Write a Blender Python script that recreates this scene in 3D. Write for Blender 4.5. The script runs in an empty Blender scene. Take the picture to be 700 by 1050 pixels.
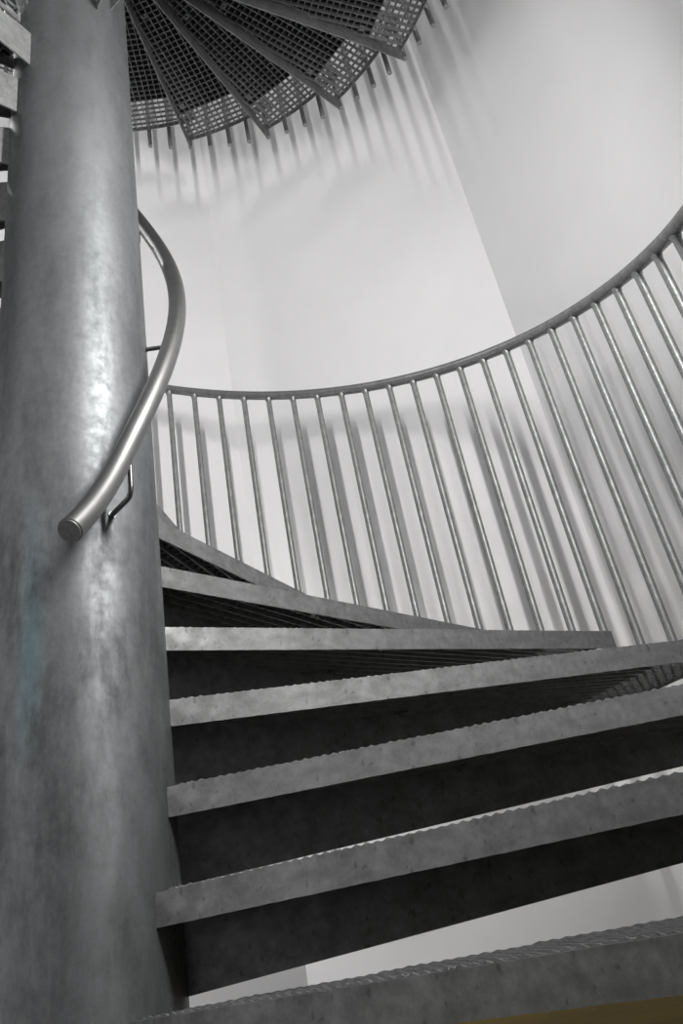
import bpy, bmesh, math, random
from math import sin, cos, pi, radians, sqrt, atan2, hypot
from mathutils import Vector, Matrix
C = bpy.context.scene.collection
random.seed(7)

# ------------------------------------------------------------------ dimensions (metres)
Z0 = 0.238                 # eye height above the lower floor
RISE = 0.18                # rise per tread
DTH = 0.29821639           # angle per tread
TH0 = -0.90419737          # azimuth of the lowest tread's front
ZT0 = Z0 - 0.058           # top of the lowest tread
RC = 0.1904                # column radius
SO = 1.640                 # length of the tread plates from the axis
D0, SKEW, OV = 0.0351, 0.03845, 0.0639
HB = 0.0542                # depth of a front plate
HI, HO = 0.165, 0.0825     # depth of a rear plate at the column / at the outside
RR = 1.6530                # radius of the railing
HR = 1.1785                # rail height over the tread line
LAND = 16                  # index of the landing
WALL_R = 2.04              # corner radius of the octagonal shaft
TOP = 7.6                  # height of the ceiling

# ------------------------------------------------------------------ camera
cd = bpy.data.cameras.new('camera')
cam = bpy.data.objects.new('camera', cd); C.objects.link(cam)
Rv = Vector((0.9555309559500078, -0.24277843986617015, -0.167389430244005))
Uv = Vector((0.0074251521056079295, -0.5476440545001625, 0.8366784667283076))
Fv = Vector((0.29479731908121687, 0.8007150671161193, 0.52148818007291))
M = Matrix(((Rv.x, Uv.x, -Fv.x, 0), (Rv.y, Uv.y, -Fv.y, -1.8609), (Rv.z, Uv.z, -Fv.z, Z0), (0, 0, 0, 1)))
cam.matrix_world = M
cd.sensor_width = 36.0; cd.sensor_fit = 'AUTO'; cd.lens = 852.28 * 36 / 1050
cd.shift_x = 10.10 / 1050; cd.shift_y = -92.96 / 1050
cd.clip_start = 0.01
bpy.context.scene.camera = cam
sc = bpy.context.scene
sc.view_settings.view_transform = 'Standard'; sc.view_settings.look = 'None'
sc.view_settings.exposure = 0.0; sc.view_settings.gamma = 1.0
sc.view_settings.use_curve_mapping = False

# ------------------------------------------------------------------ world and lamps
w = bpy.data.worlds.new('world'); sc.world = w; w.use_nodes = True
w.node_tree.nodes['Background'].inputs[0].default_value = (0.9, 0.92, 1.0, 1)
w.node_tree.nodes['Background'].inputs[1].default_value = 0.03

def area(name, loc, aim, sx, sy, power, col=(1, 0.985, 0.97)):
    l = bpy.data.lights.new(name, 'AREA'); l.shape = 'RECTANGLE'; l.size = sx; l.size_y = sy
    l.energy = power; l.color = col
    o = bpy.data.objects.new(name, l); C.objects.link(o); o.location = loc
    o.rotation_euler = (Vector(aim) - Vector(loc)).to_track_quat('-Z', 'Y').to_euler()
    return o
LAMPS = [  # azimuth of the wall or fill lamp, height of its middle, power
    (-57.0, 2.25, 76.0),
    (-57.0, 5.30, 33.0),
    (135.0, 4.60, 22.0),  # added lamp out of view, weak fill for the left side
    (118.0, 0.85, 26.0),  # added lamp hidden behind the column, brightens the low far and right walls
]
APO = WALL_R * cos(radians(22.5))
def wall_point(az, inset):
    a = radians(az)
    best = 9
    for n in range(8):
        fa = radians(21 + 22.5 + 45 * n)
        c = cos(a - fa)
        if c > 0.1: best = min(best, (APO - inset) / c)
    return best * cos(a), best * sin(a)
def face_normal(az):
    n = round((az - 43.5) / 45.0)
    return radians(43.5 + 45 * n)
for az, z, p in LAMPS:
    x, y = wall_point(az, 0.095); fa = face_normal(az)
    area('tube_or_fill_light', (x, y, z), (x - cos(fa), y - sin(fa), z), 0.09, 1.1, p)

# ------------------------------------------------------------------ materials
def nt(name):
    m = bpy.data.materials.new(name); m.use_nodes = True
    n = m.node_tree; return m, n, n.nodes['Principled BSDF']
def node(n, t, **kw):
    x = n.nodes.new(t)
    for k, v in kw.items(): setattr(x, k, v)
    return x
def ramp(n, src, stops):
    r = n.nodes.new('ShaderNodeValToRGB'); e = r.color_ramp.elements
    while len(e) < len(stops): e.new(0.5)
    for i, (p, c) in enumerate(stops):
        e[i].position = p; e[i].color = (c, c, c, 1) if isinstance(c, (int, float)) else (*c, 1)
    n.links.new(src, r.inputs[0]); return r
def mix(n, a, b, f, mode='MIX'):
    m = n.nodes.new('ShaderNodeMix'); m.data_type = 'RGBA'; m.blend_type = mode
    for s, i in ((f, 0), (a, 6), (b, 7)):
        if hasattr(s, 'links') or hasattr(s, 'is_linked'): n.links.new(s, m.inputs[i])
        else: m.inputs[i].default_value = s if i == 0 else (*s, 1)
    return m.outputs[2]
def coords(n, scale=(1, 1, 1)):
    tc = n.nodes.new('ShaderNodeTexCoord'); mp = n.nodes.new('ShaderNodeMapping')
    mp.inputs['Scale'].default_value = scale; n.links.new(tc.outputs['Object'], mp.inputs[0]); return mp.outputs[0]
def noise(n, vec, scale, detail=4, rough=.6, dist=0):
    x = n.nodes.new('ShaderNodeTexNoise'); x.inputs['Scale'].default_value = scale
    x.inputs['Detail'].default_value = detail; x.inputs['Roughness'].default_value = rough
    x.inputs['Distortion'].default_value = dist
    n.links.new(vec, x.inputs['Vector']); return x.outputs['Fac']
def bump(n, b, src, strength, dist=.002):
    x = n.nodes.new('ShaderNodeBump'); x.inputs['Strength'].default_value = strength
    x.inputs['Distance'].default_value = dist; n.links.new(src, x.inputs['Height'])
    n.links.new(x.outputs[0], b.inputs['Normal'])

def galvanised(name, lo, hi, rough=(.38, .6), metal=.75, scale=1.0, tint=(.97, 1.0, .99)):
    m, n, b = nt(name); v = coords(n)
    a = noise(n, v, 14 * scale, 8, .7, .2); c = noise(n, v, 55 * scale, 3, .7)
    r = ramp(n, a, [(.34, tuple(lo * t for t in tint)), (.66, tuple(hi * t for t in tint))])
    r2 = ramp(n, c, [(.3, .82), (.7, 1.1)])
    col = mix(n, r.outputs[0], r2.outputs[0], 1.0, 'MULTIPLY')
    sp = ramp(n, noise(n, coords(n, (1, 1, .6)), 85 * scale, 2, .5), [(.27, .55), (.36, 1.0)])
    col = mix(n, col, sp.outputs[0], .8, 'MULTIPLY')
    n.links.new(col, b.inputs['Base Color']); b.inputs['Metallic'].default_value = metal
    rr = ramp(n, a, [(.3, rough[1]), (.7, rough[0])]); n.links.new(rr.outputs[0], b.inputs['Roughness'])
    bump(n, b, c, .25, .0015)
    return m
M_PLATE = galvanised('galvanised_plate', .17, .29, (.48, .66), .55)
M_GRATE = galvanised('galvanised_grating', .23, .35, (.45, .65), .6, 2)
M_RAIL = galvanised('galvanised_tube', .23, .33, (.36, .52), .75, 2)
M_BAL = galvanised('galvanised_bar', .26, .37, (.42, .55), .75, 3)

def brushed(name, val, rough):
    m, n, b = nt(name); v = coords(n, (1, 1, 1)); a = noise(n, v, 30, 3)
    r = ramp(n, a, [(.3, val * .88), (.7, val)]); n.links.new(r.outputs[0], b.inputs['Base Color'])
    b.inputs['Metallic'].default_value = 1.0; b.inputs['Roughness'].default_value = rough
    bump(n, b, noise(n, v, 300, 2), .08, .0005); return m
M_STEEL = brushed('brushed_steel', .30, .42)
M_DARKROD = brushed('bracket_rod', .20, .38)

def flat(name, col, rough=.6, metal=0, spec=.4, nscale=40, var=.1):
    m, n, b = nt(name); v = coords(n); a = noise(n, v, nscale, 4)
    r = ramp(n, a, [(.3, tuple(c * (1 - var) for c in col)), (.7, tuple(c * (1 + var) for c in col))])
    n.links.new(r.outputs[0], b.inputs['Base Color']); b.inputs['Roughness'].default_value = rough
    b.inputs['Metallic'].default_value = metal; b.inputs['Specular IOR Level'].default_value = spec
    bump(n, b, a, .1, .001); return m
M_WALL = flat('white_wall_paint', (.86, .858, .866), .75, 0, .25, 6, .012)
M_CEIL = flat('ceiling_paint', (.78, .78, .79), .8, 0, .2, 6, .01)
M_MAT = flat('black_mat', (.016, .017, .018), .8, 0, .2, 60, .25)
M_YELLOW = flat('yellow_floor_paint', (.13, .085, .002), .7, 0, .1, 14, .12)
M_FLOOR = flat('dark_floor', (.07, .07, .07), .5, 0, .4, 14, .12)
M_LAMPBODY = flat('lamp_housing', (.6, .6, .6), .5)
M_SEAM = flat('cap_seam', (.03, .03, .03), .6)
M_DOORTRIM = flat('grey_door_frame', (.3, .31, .32), .5)

m, n, b = nt('lamp_diffuser'); b.inputs['Base Color'].default_value = (.9, .9, .9, 1)
b.inputs['Emission Color'].default_value = (1, .985, .97, 1); b.inputs['Emission Strength'].default_value = 3.0
M_LAMP = m

# the column: galvanised steel with runs, clouds and a faint blue stain
m, n, b = nt('column_steel')
tc = node(n, 'ShaderNodeTexCoord'); v = coords(n); vs = coords(n, (1, 1, .16)); vl = coords(n, (1, 1, .35))
cloud = noise(n, vl, 4.2, 6, .62, .2); fine = noise(n, v, 34, 5, .7); run = noise(n, vs, 26, 5, .7, .3)
big = noise(n, v, 1.6, 3, .5)
c1 = ramp(n, cloud, [(.32, (.145, .152, .157)), (.68, (.225, .234, .239))])
c2 = ramp(n, fine, [(.3, .86), (.7, 1.08)]); c3 = ramp(n, run, [(.34, .86), (.5, 1.0), (.7, 1.07)])
col = mix(n, c1.outputs[0], c2.outputs[0], 1.0, 'MULTIPLY'); blot = noise(n, vl, 13, 7, .74, .15); c4 = ramp(n, blot, [(.35, .80), (.5, 1.0), (.66, 1.14)])
col = mix(n, col, c3.outputs[0], .8, 'MULTIPLY'); col = mix(n, col, c4.outputs[0], .8, 'MULTIPLY')
sep = node(n, 'ShaderNodeSeparateXYZ'); n.links.new(tc.outputs['Object'], sep.inputs[0])
def math_(op, a, bb=None):
    x = node(n, 'ShaderNodeMath', operation=op)
    for i, s in enumerate((a, bb)):
        if s is None: continue
        if hasattr(s, 'is_linked'): n.links.new(s, x.inputs[i])
        else: x.inputs[i].default_value = s
    return x.outputs[0]
def smooth(src, lo, hi):
    x = node(n, 'ShaderNodeMapRange', interpolation_type='SMOOTHSTEP'); n.links.new(src, x.inputs[0])
    x.inputs[1].default_value = lo; x.inputs[2].default_value = hi; return x.outputs[0]
def az_mask(az, width):   # stripe around one azimuth of the column
    d = node(n, 'ShaderNodeVectorMath', operation='DOT_PRODUCT'); n.links.new(tc.outputs['Object'], d.inputs[0])
    d.inputs[1].default_value = (cos(radians(az)), sin(radians(az)), 0)
    return smooth(d.outputs['Value'], RC * cos(radians(width)), RC)
zz = sep.outputs[2]
low = smooth(math_('ADD', math_('MULTIPLY', run, .5), math_('MULTIPLY', zz, -1.0)), -1.15 - 0.1, -.55)
stain = ramp(n, blot, [(.35, .78), (.6, 1.12)])
col = mix(n, col, mix(n, col, stain.outputs[0], 1.0, 'MULTIPLY'), low)
bm_ = math_('MULTIPLY', az_mask(-117, 11), math_('MULTIPLY', smooth(zz, .55, .7), math_('SUBTRACT', 1.0, smooth(zz, .95, 1.2))))
col = mix(n, col, (.16, .30, .36), math_('MULTIPLY', math_('MULTIPLY', bm_, smooth(blot, .35, .62)), .34))
n.links.new(col, b.inputs['Base Color']); b.inputs['Metallic'].default_value = .85
rr = ramp(n, blot, [(.3, .64), (.7, .50)])
r3 = ramp(n, fine, [(.3, 1.15), (.7, .9)])
n.links.new(mix(n, rr.outputs[0], r3.outputs[0], 1.0, 'MULTIPLY'), b.inputs['Roughness'])
bump(n, b, math_('ADD', fine, math_('MULTIPLY', run, .8)), .18, .0012)
M_COL = m

# ------------------------------------------------------------------ helpers
def link(name, bm, mat, parent=None, smooth_=False, auto=False):
    me = bpy.data.meshes.new(name)
    bmesh.ops.recalc_face_normals(bm, faces=bm.faces)
    bm.to_mesh(me); bm.free()
    if mat: me.materials.append(mat)
    if smooth_:
        for p in me.polygons: p.use_smooth = True
        if auto: me.set_sharp_from_angle(angle=radians(40))
    o = bpy.data.objects.new(name, me); C.objects.link(o)
    if parent: o.parent = parent
    return o
def tag(o, label, cat, group=None):
    o['label'] = label; o['category'] = cat
    if group: o['group'] = group
    return o
def empty(name, loc=(0, 0, 0), rz=0):
    o = bpy.data.objects.new(name, None); C.objects.link(o)
    o.location = loc; o.rotation_euler = (0, 0, rz); o.empty_display_size = .1; return o
def prism(bm, pts, z0, z1):
    lo = [bm.verts.new((x, y, z0)) for x, y in pts]; hi = [bm.verts.new((x, y, z1)) for x, y in pts]
    bm.faces.new(lo[::-1]); bm.faces.new(hi); k = len(pts)
    for i in range(k): bm.faces.new((lo[i], lo[(i + 1) % k], hi[(i + 1) % k], hi[i]))
def wallbar(bm, A, B, t, top, bot, nrm=None):
    """upright strip from A to B (2D), thickness t toward nrm, profile lists top/bot of heights at even steps"""
    A = Vector(A); B = Vector(B); d = (B - A).normalized()
    nn = Vector(nrm) if nrm is not None else Vector((-d.y, d.x))
    k = len(top) - 1; ring = []
    for i in range(k + 1):
        q = A.lerp(B, i / k)
        ring.append([bm.verts.new((q.x, q.y, top[i])), bm.verts.new((q.x, q.y, bot[i])),
                     bm.verts.new((q.x + nn.x * t, q.y + nn.y * t, bot[i])), bm.verts.new((q.x + nn.x * t, q.y + nn.y * t, top[i]))])
    for i in range(k):
        for j in range(4):
            a, c = ring[i], ring[i + 1]
            bm.faces.new((a[j], a[(j + 1) % 4], c[(j + 1) % 4], c[j]))
    bm.faces.new(ring[0]); bm.faces.new(ring[-1][::-1])
def tube(bm, pts, r, seg=16, caps=True):
    pts = [Vector(p) for p in pts]; rings = []
    T = []
    for i in range(len(pts)):
        a = pts[max(0, i - 1)]; c = pts[min(len(pts) - 1, i + 1)]; T.append((c - a).normalized())
    up = Vector((0, 0, 1)) if abs(T[0].z) < .9 else Vector((1, 0, 0))
    u = (up - T[0] * up.dot(T[0])).normalized()
    for i, p in enumerate(pts):
        if i:
            u = (u - T[i] * u.dot(T[i])).normalized()
        vv = T[i].cross(u)
        rings.append([bm.verts.new(p + (u * cos(2 * pi * k / seg) + vv * sin(2 * pi * k / seg)) * r) for k in range(seg)])
    for i in range(len(rings) - 1):
        for k in range(seg):
            bm.faces.new((rings[i][k], rings[i][(k + 1) % seg], rings[i + 1][(k + 1) % seg], rings[i + 1][k]))
    if caps: bm.faces.new(rings[0][::-1]); bm.faces.new(rings[-1])
def bx(bm, c, s, rz=0):
    m_ = Matrix.Translation(c) @ Matrix.Rotation(rz, 4, 'Z') @ Matrix.Diagonal((s[0], s[1], s[2], 1))
    bmesh.ops.create_cube(bm, size=1, matrix=m_)

# ------------------------------------------------------------------ the shaft
def corner(k): a = radians(21 + 45 * k); return WALL_R * cos(a), WALL_R * sin(a)
SIDES = ['east', 'north', 'northwest', 'west', 'southwest', 'south', 'southeast', 'northeast']
names = {0: 'wall_northeast', 1: 'wall_far', 2: 'wall_northwest', 3: 'wall_left', 4: 'wall_southwest',
         5: 'wall_near', 6: 'wall_southeast', 7: 'wall_right'}
DX0, DX1, DZ = .06, 1.50, 2.30       # doorway in the near wall, along it from its left corner
for k in range(8):
    A = Vector(corner(k)); B = Vector(corner(k + 1)); bm = bmesh.new(); d = (B - A).normalized(); nn = Vector((d.y, -d.x))
    L = (B - A).length
    def slab(a, c, z0, z1):
        p, q = A + d * a, A + d * c
        e = .0 
        prism(bm, [(p.x, p.y), (q.x, q.y), (q.x + nn.x * .12, q.y + nn.y * .12), (p.x + nn.x * .12, p.y + nn.y * .12)], z0, z1)
    if k == 5:
        slab(0, DX0, 0, TOP); slab(DX1, L, 0, TOP); slab(DX0, DX1, DZ, TOP)
    else: slab(0, L, 0, TOP)
    o = link(names[k], bm, M_WALL); o['kind'] = 'structure'
    if k == 5: NA, Nd, Nn = A.copy(), d.copy(), nn.copy()
bm = bmesh.new(); prism(bm, [(2.6 * cos(radians(22.5 + 45 * i)), 2.6 * sin(radians(22.5 + 45 * i)) - .5) for i in range(8)], -.12, 0)
o = link('floor', bm, M_FLOOR); o['kind'] = 'structure'
bm = bmesh.new(); prism(bm, [(.30, -1.05), (1.45, -.75), (1.70, .2), (1.2, 1.2), (.30, .9)], 0.0, .004)
o = link('floor_1', bm, M_YELLOW); o['kind'] = 'structure'
bm = bmesh.new(); prism(bm, [((WALL_R + .1) * cos(radians(21 + 45 * i)), (WALL_R + .1) * sin(radians(21 + 45 * i))) for i in range(8)], TOP, TOP + .12)
o = link('ceiling', bm, M_CEIL); o['kind'] = 'structure'
# door frame round the opening behind the viewer
bm = bmesh.new()
for a in (DX0 + .02, DX1 - .02):
    q = NA + Nd * a + Nn * .06; bx(bm, (q.x, q.y, DZ / 2), (.04, .14, DZ), atan2(Nd.y, Nd.x))
q = NA + Nd * (DX0 + DX1) / 2 + Nn * .06; bx(bm, (q.x, q.y, DZ - .02), (DX1 - DX0 - .08, .14, .04), atan2(Nd.y, Nd.x))
o = link('door_1', bm, M_DOORTRIM); o['kind'] = 'structure'

# ------------------------------------------------------------------ the column
bm = bmesh.new(); N = 128
zs = [0, .01] + [TOP * i / 12 for i in range(1, 13)]
rings = [[bm.verts.new((RC * cos(2 * pi * i / N), RC * sin(2 * pi * i / N), z)) for i in range(N)] for z in zs]
for a, c in zip(rings, rings[1:]):
    for i in range(N): bm.faces.new((a[i], a[(i + 1) % N], c[(i + 1) % N], c[i]))
bm.faces.new(rings[0][::-1]); bm.faces.new(rings[-1])
col_o = link('steel_column', bm, M_COL, None, True, True)
tag(col_o, 'thick round galvanised steel column carrying the spiral stair', 'column')

# ------------------------------------------------------------------ one tread
def rot(p, a): return Vector((p[0] * cos(a) - p[1] * sin(a), p[0] * sin(a) + p[1] * cos(a)))
def front(s, back=0): return Vector((s, -(D0 + SKEW * s) + back))
def rear(s, span, back=0): return rot((s, -(D0 - OV + SKEW * s) + back), span * DTH)
R_OUT = 1.6300
def circ_s(f, r):       # where a line of the family f(s) crosses the circle r
    lo, hi = 0.05, 2.0
    for _ in range(40):
        mid = (lo + hi) / 2
        if f(mid).length < r: lo = mid
        else: hi = mid
    return lo
def jag(n_, base, amp, every=2):
    out = []
    for i in range(n_ + 1):
        out.append(base + (amp * random.uniform(.55, 1.0) if i % every else amp * random.uniform(0, .25)))
    return out
def grating_mesh(span, serr=.0025):
    """all bars of the grating between the front and the rear plate"""
    bm = bmesh.new(); mid = span * DTH / 2 - .02
    e = Vector((cos(mid), sin(mid))); g = Vector((-sin(mid), cos(mid)))
    fa, fb = front(.3, .006), front(1.6, .006); fd = (fb - fa).normalized(); fn = Vector((-fd.y, fd.x))
    ra, rb = rear(.3, span, -.001), rear(1.6, span, -.001); rd = (rb - ra).normalized(); rn = Vector((rd.y, -rd.x))
    def inside(q):
        L = q.length
        return RC + .012 < L < R_OUT - .003 and (q - fa).dot(fn) > 0 and (q - ra).dot(rn) > 0
    def clip(o_, dr, lo, hi):
        best = None; cur = None; st = .004
        t = lo
        while t <= hi:
            if inside(o_ + dr * t):
                if cur is None: cur = t
                end = t
            elif cur is not None:
                if best is None or end - cur > best[1] - best[0]: best = (cur, end)
                cur = None
            t += st
        if cur is not None and (best is None or end - cur > best[1] - best[0]): best = (cur, end)
        return best
    P = .0333; k = -60
    for k in range(-60, 61):            # bearing bars with a serrated top
        c = clip(g * (k * P), e, -.2, 1.7)
        if not c or c[1] - c[0] < .03: continue
        A = g * (k * P) + e * c[0]; B = g * (k * P) + e * c[1]; n_ = max(2, int((c[1] - c[0]) / .011))
        wallbar(bm, A, B, .003, jag(n_, 0.0, serr), [-.030] * (n_ + 1))
    for k in range(2, 52):              # cross bars
        c = clip(e * (k * P), g, -1.7, 1.7)
        if not c or c[1] - c[0] < .02: continue
        A = e * (k * P) + g * c[0]; B = e * (k * P) + g * c[1]
        wallbar(bm, A, B, .003, [-.001, -.001], [-.019, -.019])
    return bm, mid, e, g, fa, fn, ra, rn

def make_tread(name, span=1, frontdepth=HB, mids=(), HI=HI, HO=HO):
    root = empty(name)
    bm, mid, e, g, fa, fn, ra, rn = grating_mesh(span)
    link('grating', bm, M_GRATE, root)
    # front plate with a ragged galvanised edge
    s0 = circ_s(lambda s: front(s), RC + .0005); n_ = 110
    bm = bmesh.new(); A, B = front(s0), front(SO)
    wallbar(bm, A, B, .005, [random.uniform(-.0004, .0004) for _ in range(n_ + 1)],
            [-frontdepth + random.uniform(-.0005, .0005) for _ in range(n_ + 1)], (0, 1))
    link('front_plate', bm, M_PLATE, root)
    bm = bmesh.new(); A, B = front(s0 + .02, .008), front(SO - .02, .008)
    wallbar(bm, A, B, .004, jag(150, .0, .0048, 2), [-.012] * 151, (0, 1))
    for q in range(14):                 # a few blobs of zinc along the edge
        t = random.random(); c = A.lerp(B, t)
        bmesh.ops.create_icosphere(bm, subdivisions=1, radius=random.uniform(.0015, .0028), matrix=Matrix.Translation((c.x, c.y - .003, .0008)))
    link('serrated_nosing', bm, M_GRATE, root)
    # rear plate, deep at the column and shallow outside
    s0 = circ_s(lambda s: rear(s, span), RC + .0005); n_ = 12; bm = bmesh.new()
    A, B = rear(s0, span), rear(SO, span); rt = rot((0, -1), span * DTH)
    wallbar(bm, A, B, .005, [-.001] * (n_ + 1), [-max(HI + (HO - HI) * i / n_, min(HI, .096)) for i in range(n_ + 1)], rt)
    link('rear_plate', bm, M_PLATE, root)
    # curved end band
    a0 = atan2(front(SO * .99).y, front(SO * .99).x) + .004; q = rear(SO * .99, span); a1 = atan2(q.y, q.x) - .004
    bm = bmesh.new(); n_ = max(8, int(8 * span)); io, oo = R_OUT - .004, R_OUT
    for i in range(n_):
        aa, ab = a0 + (a1 - a0) * i / n_, a0 + (a1 - a0) * (i + 1) / n_
        prism(bm, [(io * cos(aa), io * sin(aa)), (oo * cos(aa), oo * sin(aa)), (oo * cos(ab), oo * sin(ab)), (io * cos(ab), io * sin(ab))], -.034, -.0005)
    bmesh.ops.remove_doubles(bm, verts=bm.verts, dist=1e-5)
    link('end_band', bm, M_GRATE, root)
    # dark mat over the inner part of the grating
    bm = bmesh.new()
    if span == 1:
        lim = 1.435
        def on(f):      # s where e-distance reaches lim
            lo, hi = .2, 2
            for _ in range(40):
                mm = (lo + hi) / 2
                if f(mm).dot(e) < lim: lo = mm
                else: hi = mm
            return f(lo)
        f1 = on(lambda s: front(s, .012)); r1 = on(lambda s: rear(s, span, 0) + rt * .008)
        f0 = front(circ_s(lambda s: front(s, .012), RC + .012), .012); r0 = rear(circ_s(lambda s: rear(s, span), RC + .012), span) + rt * .008
        arc = []
        b0, b1 = atan2(f0.y, f0.x), atan2(r0.y, r0.x)
        for i in range(1, 5):
            a = b1 + (b0 - b1) * i / 5; arc.append(((RC + .012) * cos(a), (RC + .012) * sin(a)))
        prism(bm, [tuple(f0), tuple(f1), tuple(r1), tuple(r0)] + arc, -.0045, -.0022)
        link('anti_slip_mat', bm, M_MAT, root)
        fo, ro = front(1.0, .05), rear(1.0, span) + rt * .05
        for f_, k_ in ((lambda q: front(q, .045), 1), (lambda q: rear(q, span) + rt * .045, -1)):   # clips holding the mat
            for sq in (.80, 1.38):
                q = f_(sq); bm = bmesh.new()
                bx(bm, (q.x, q.y, -.0315), (.028, .030, .003), mid)
                bmesh.ops.create_cone(bm, cap_ends=True, segments=10, radius1=.006, radius2=.006, depth=.010, matrix=Matrix.Translation((q.x, q.y, -.037)))
                link('mat_clip', bm, M_PLATE, root)
    for mi in mids:
        s0 = circ_s(lambda s: rear(s, mi), RC + .0005); bm = bmesh.new(); A, B = rear(s0, mi), rear(SO - .012, mi)
        wallbar(bm, A, B, .006, [-.032, -.032], [-.085, -.07], rot((0, -1), mi * DTH))
        link('support_bar', bm, M_PLATE, root)
    return root
def copy_tree(o, parent=None):
    c = o.copy(); C.objects.link(c); c.parent = parent
    for ch in list(o.children): copy_tree(ch, c)
    return c

# index n on the lower flight is also the azimuth index; after the landing the azimuth runs three steps ahead
proto_low = make_tread('stair_tread', 1, HB, (), .05, .05)   # the bottom tread has a shallow rear plate
proto = make_tread('stair_tread')
LOW = {
 0: 'lowest tread, cut off by the bottom edge of the picture, its serrated top just visible',
 1: 'second tread from the bottom, a strip of white wall showing beneath it',
 2: 'third tread from the bottom, ragged zinc edge along its grey front plate',
 3: 'fourth tread from the bottom, just below the square tread end',
 4: 'fifth tread from the bottom, nearly level, its square outer end before the balusters',
 5: 'sixth tread from the bottom, falling gently away from the column to the right',
 6: 'seventh tread from the bottom, steeply slanting short bar beside the column',
 7: 'highest tread of the lower flight seen right of the column, only its corner showing',
 8: 'tread hidden behind the column just above the highest visible corner of the lower flight',
 9: 'middle one of the three treads hidden behind the round column',
 10: 'uppermost of the three treads hidden behind the round column',
 11: 'lowest tread whose rear plate shows as a spot left of the column',
 12: 'second lowest bright tread end left of the column',
 13: 'third bright tread end up along the left side of the column',
 14: 'fourth tread end up along the left side of the column',
 15: 'topmost tread below the landing, grey plate in the top left corner of the picture',
}
for i in range(LAND):
    o = (proto_low if i == 0 else proto if i == 1 else copy_tree(proto))
    o.location = (0, 0, ZT0 + i * RISE); o.rotation_euler = (0, 0, TH0 + i * DTH)
    tag(o, LOW[i], 'stair tread', 'treads of the lower flight')
land = make_tread('stair_landing', 4, HB, (), .05, .05)
land.location = (0, 0, ZT0 + LAND * RISE); land.rotation_euler = (0, 0, TH0 + LAND * DTH)
tag(land, 'wide grating landing platform over the viewer, just above the top of the picture', 'landing')
UPL = {21: 'overhead tread nearest the top edge of the picture, at the right of the fan',
 22: 'overhead tread second from the right in the fan of gratings',
 23: 'overhead tread in the middle of the fan of five above the white wall',
 24: 'overhead tread just left of the middle of the fan, third wedge out from the column',
 25: 'overhead tread wedge second from the column in the fan',
 26: 'narrow overhead tread sliver touching the right side of the column',
 17: 'first tread above the landing, its dark corner poking over the column at the top',
 18: 'second tread above the landing, over the viewer', 19: 'third tread above the landing, above the top edge',
 20: 'fourth tread above the landing, above the top edge at right'}
ORD = ['first', 'second', 'third', 'fourth', 'fifth', 'sixth', 'seventh', 'eighth', 'ninth', 'tenth']
for j in range(17, 37):
    o = copy_tree(proto)
    o.location = (0, 0, ZT0 + j * RISE); o.rotation_euler = (0, 0, TH0 + (j + 3) * DTH)
    lab = UPL.get(j) or (ORD[j - 27] + ' tread beyond the overhead sliver at the column, seen through gratings')
    tag(o, lab, 'stair tread', 'treads of the upper flight')

# ------------------------------------------------------------------ outer railings
def rail_z(i):          # height of the tread line over azimuth index i
    if i <= LAND: return ZT0 + i * RISE
    if i <= LAND + 3: return ZT0 + LAND * RISE
    return ZT0 + (i - 3) * RISE
def railing(name, i0, i1, label, b0, nb, step=.25):
    root = empty(name)
    bm = bmesh.new(); n_ = int((i1 - i0) * 8)
    pts = []
    for k in range(n_ + 1):
        i = i0 + (i1 - i0) * k / n_; a = TH0 + i * DTH
        pts.append((RR * cos(a), RR * sin(a), rail_z(i) + HR))
    tube(bm, pts, .0215, 20)
    link('top_rail', bm, M_RAIL, root, True, True)
    me = None
    for k in range(nb):
        i = b0 + k * step; a = TH0 + i * DTH
        zt = rail_z(i) + HR - .012; zb = max(.0, rail_z(i) - .235 - (.06 if 14 < i < 19 else 0))
        bm = bmesh.new(); tube(bm, [(0, 0, 0), (0, 0, zt - zb)], .0130, 14)
        # weld collar under the rail
        bmesh.ops.create_cone(bm, cap_ends=True, segments=14, radius1=.0132, radius2=.0175, depth=.016, matrix=Matrix.Translation((0, 0, zt - zb - .016)))
        o = link('baluster', bm, M_BAL, root, True, True); o.location = (RR * cos(a), RR * sin(a), zb)
    tag(root, label, 'railing'); return root
railing('outer_railing', .02, 16.1, 'curved steel railing of round balusters sweeping across the white wall', .124, 64)
railing('outer_railing', 20.02, 39.4, 'railing of the upper flight, its baluster ends poking below the overhead treads', 20.18, 77)

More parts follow.
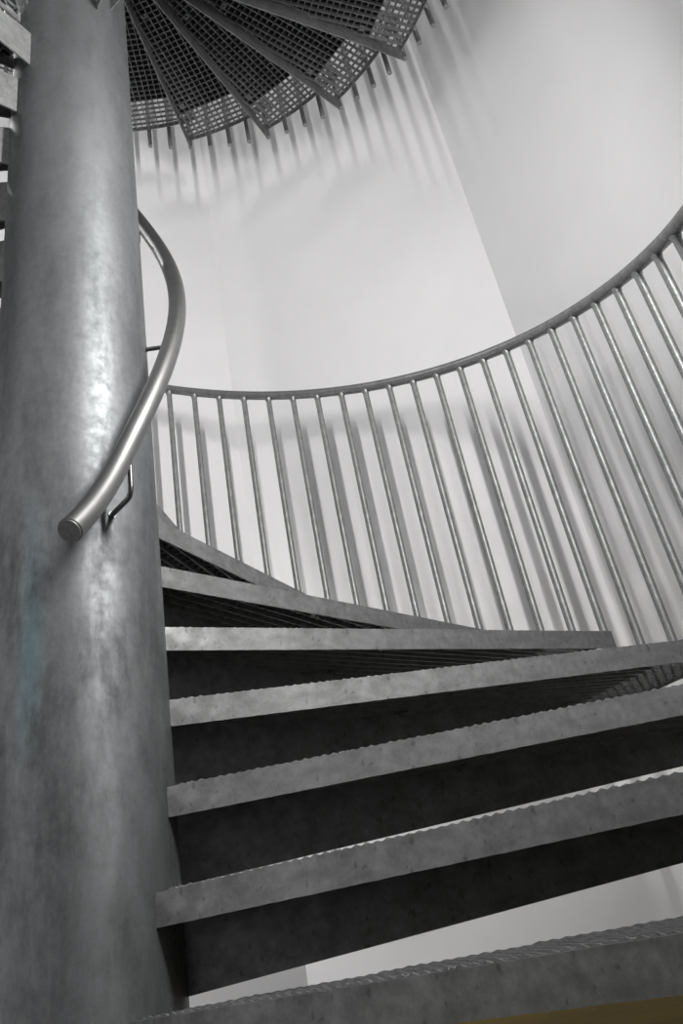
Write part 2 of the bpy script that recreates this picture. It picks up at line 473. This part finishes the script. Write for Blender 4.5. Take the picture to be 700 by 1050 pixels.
# ------------------------------------------------------------------ inner handrail on the column
hr = empty('column_handrail', (0, 0, 0))
def hp(t):
    e = max(0, -1.1 - t); r = .2841194 + .42306275 * e * e
    return Vector((r * cos(t), r * sin(t), Z0 + .78076285 + .61706945 * (t + 1.5)))
bm = bmesh.new(); T0 = -1.597
tube(bm, [hp(T0 + (3.7 - T0) * k / 150) for k in range(151)], .0243, 28)
o = link('rail_tube', bm, M_STEEL, hr, True, True)
d = (hp(T0) - hp(T0 + .02)).normalized()
bm = bmesh.new(); p = hp(T0); tube(bm, [p - d * .002, p + d * .001], .0246, 28); link('cap_seam', bm, M_SEAM, hr, True, True)
bm = bmesh.new(); tube(bm, [p + d * .001, p + d * .0045], .0235, 28); link('end_cap', bm, M_RAIL, hr, True, True)
for t in (-1.165, -.26, .75, 1.8, 2.9):
    q = hp(t); bm = bmesh.new(); u = Vector((cos(t), sin(t), 0))
    r0 = Vector((q.x, q.y, 0)).length
    z1 = q.z - .130
    pts = [Vector((q.x, q.y, q.z - .018)), Vector((q.x, q.y, z1 + .022)), Vector((q.x, q.y, z1 + .010)) - u * .003,
           Vector((q.x, q.y, z1 + .002)) - u * .010, Vector((q.x, q.y, z1)) - u * .022, Vector((RC * cos(t), RC * sin(t), z1)) - u * .002]
    tube(bm, pts, .0060, 12); b_ = link('bracket', bm, M_DARKROD, hr, True, True)
    bm = bmesh.new(); c = Vector((RC * cos(t), RC * sin(t), z1)); tube(bm, [c - u * .001, c + u * .003], .0085, 14)
    link('weld_collar', bm, M_DARKROD, b_, True, True)
tag(hr, 'smooth round steel handrail curling around the column with a capped lower end', 'handrail')

# ------------------------------------------------------------------ tube lamps on the wall, the last two added as fill
for i, (az, z, p) in enumerate(LAMPS):
    x, y = wall_point(az, .045); fa = face_normal(az)
    L = empty('wall_or_fill_lamp', (x, y, z), fa)
    bm = bmesh.new(); bx(bm, (.022, 0, 0), (.045, .12, 1.24)); link('housing', bm, M_LAMPBODY, L)
    bm = bmesh.new(); tube(bm, [(-.018, 0, -.56), (-.018, 0, .56)], .018, 12); link('tube', bm, M_LAMP, L, True, True)
    tag(L, ['upright tube lamp low on the wall at the right of the doorway', 'upright tube lamp high on the right wall of the upper flight',
            'added unseen fill lamp high on the left wall behind the column', 'added unseen fill lamp low on the left wall behind the column'][i], 'lamp', 'tube lamps of the stairwell')
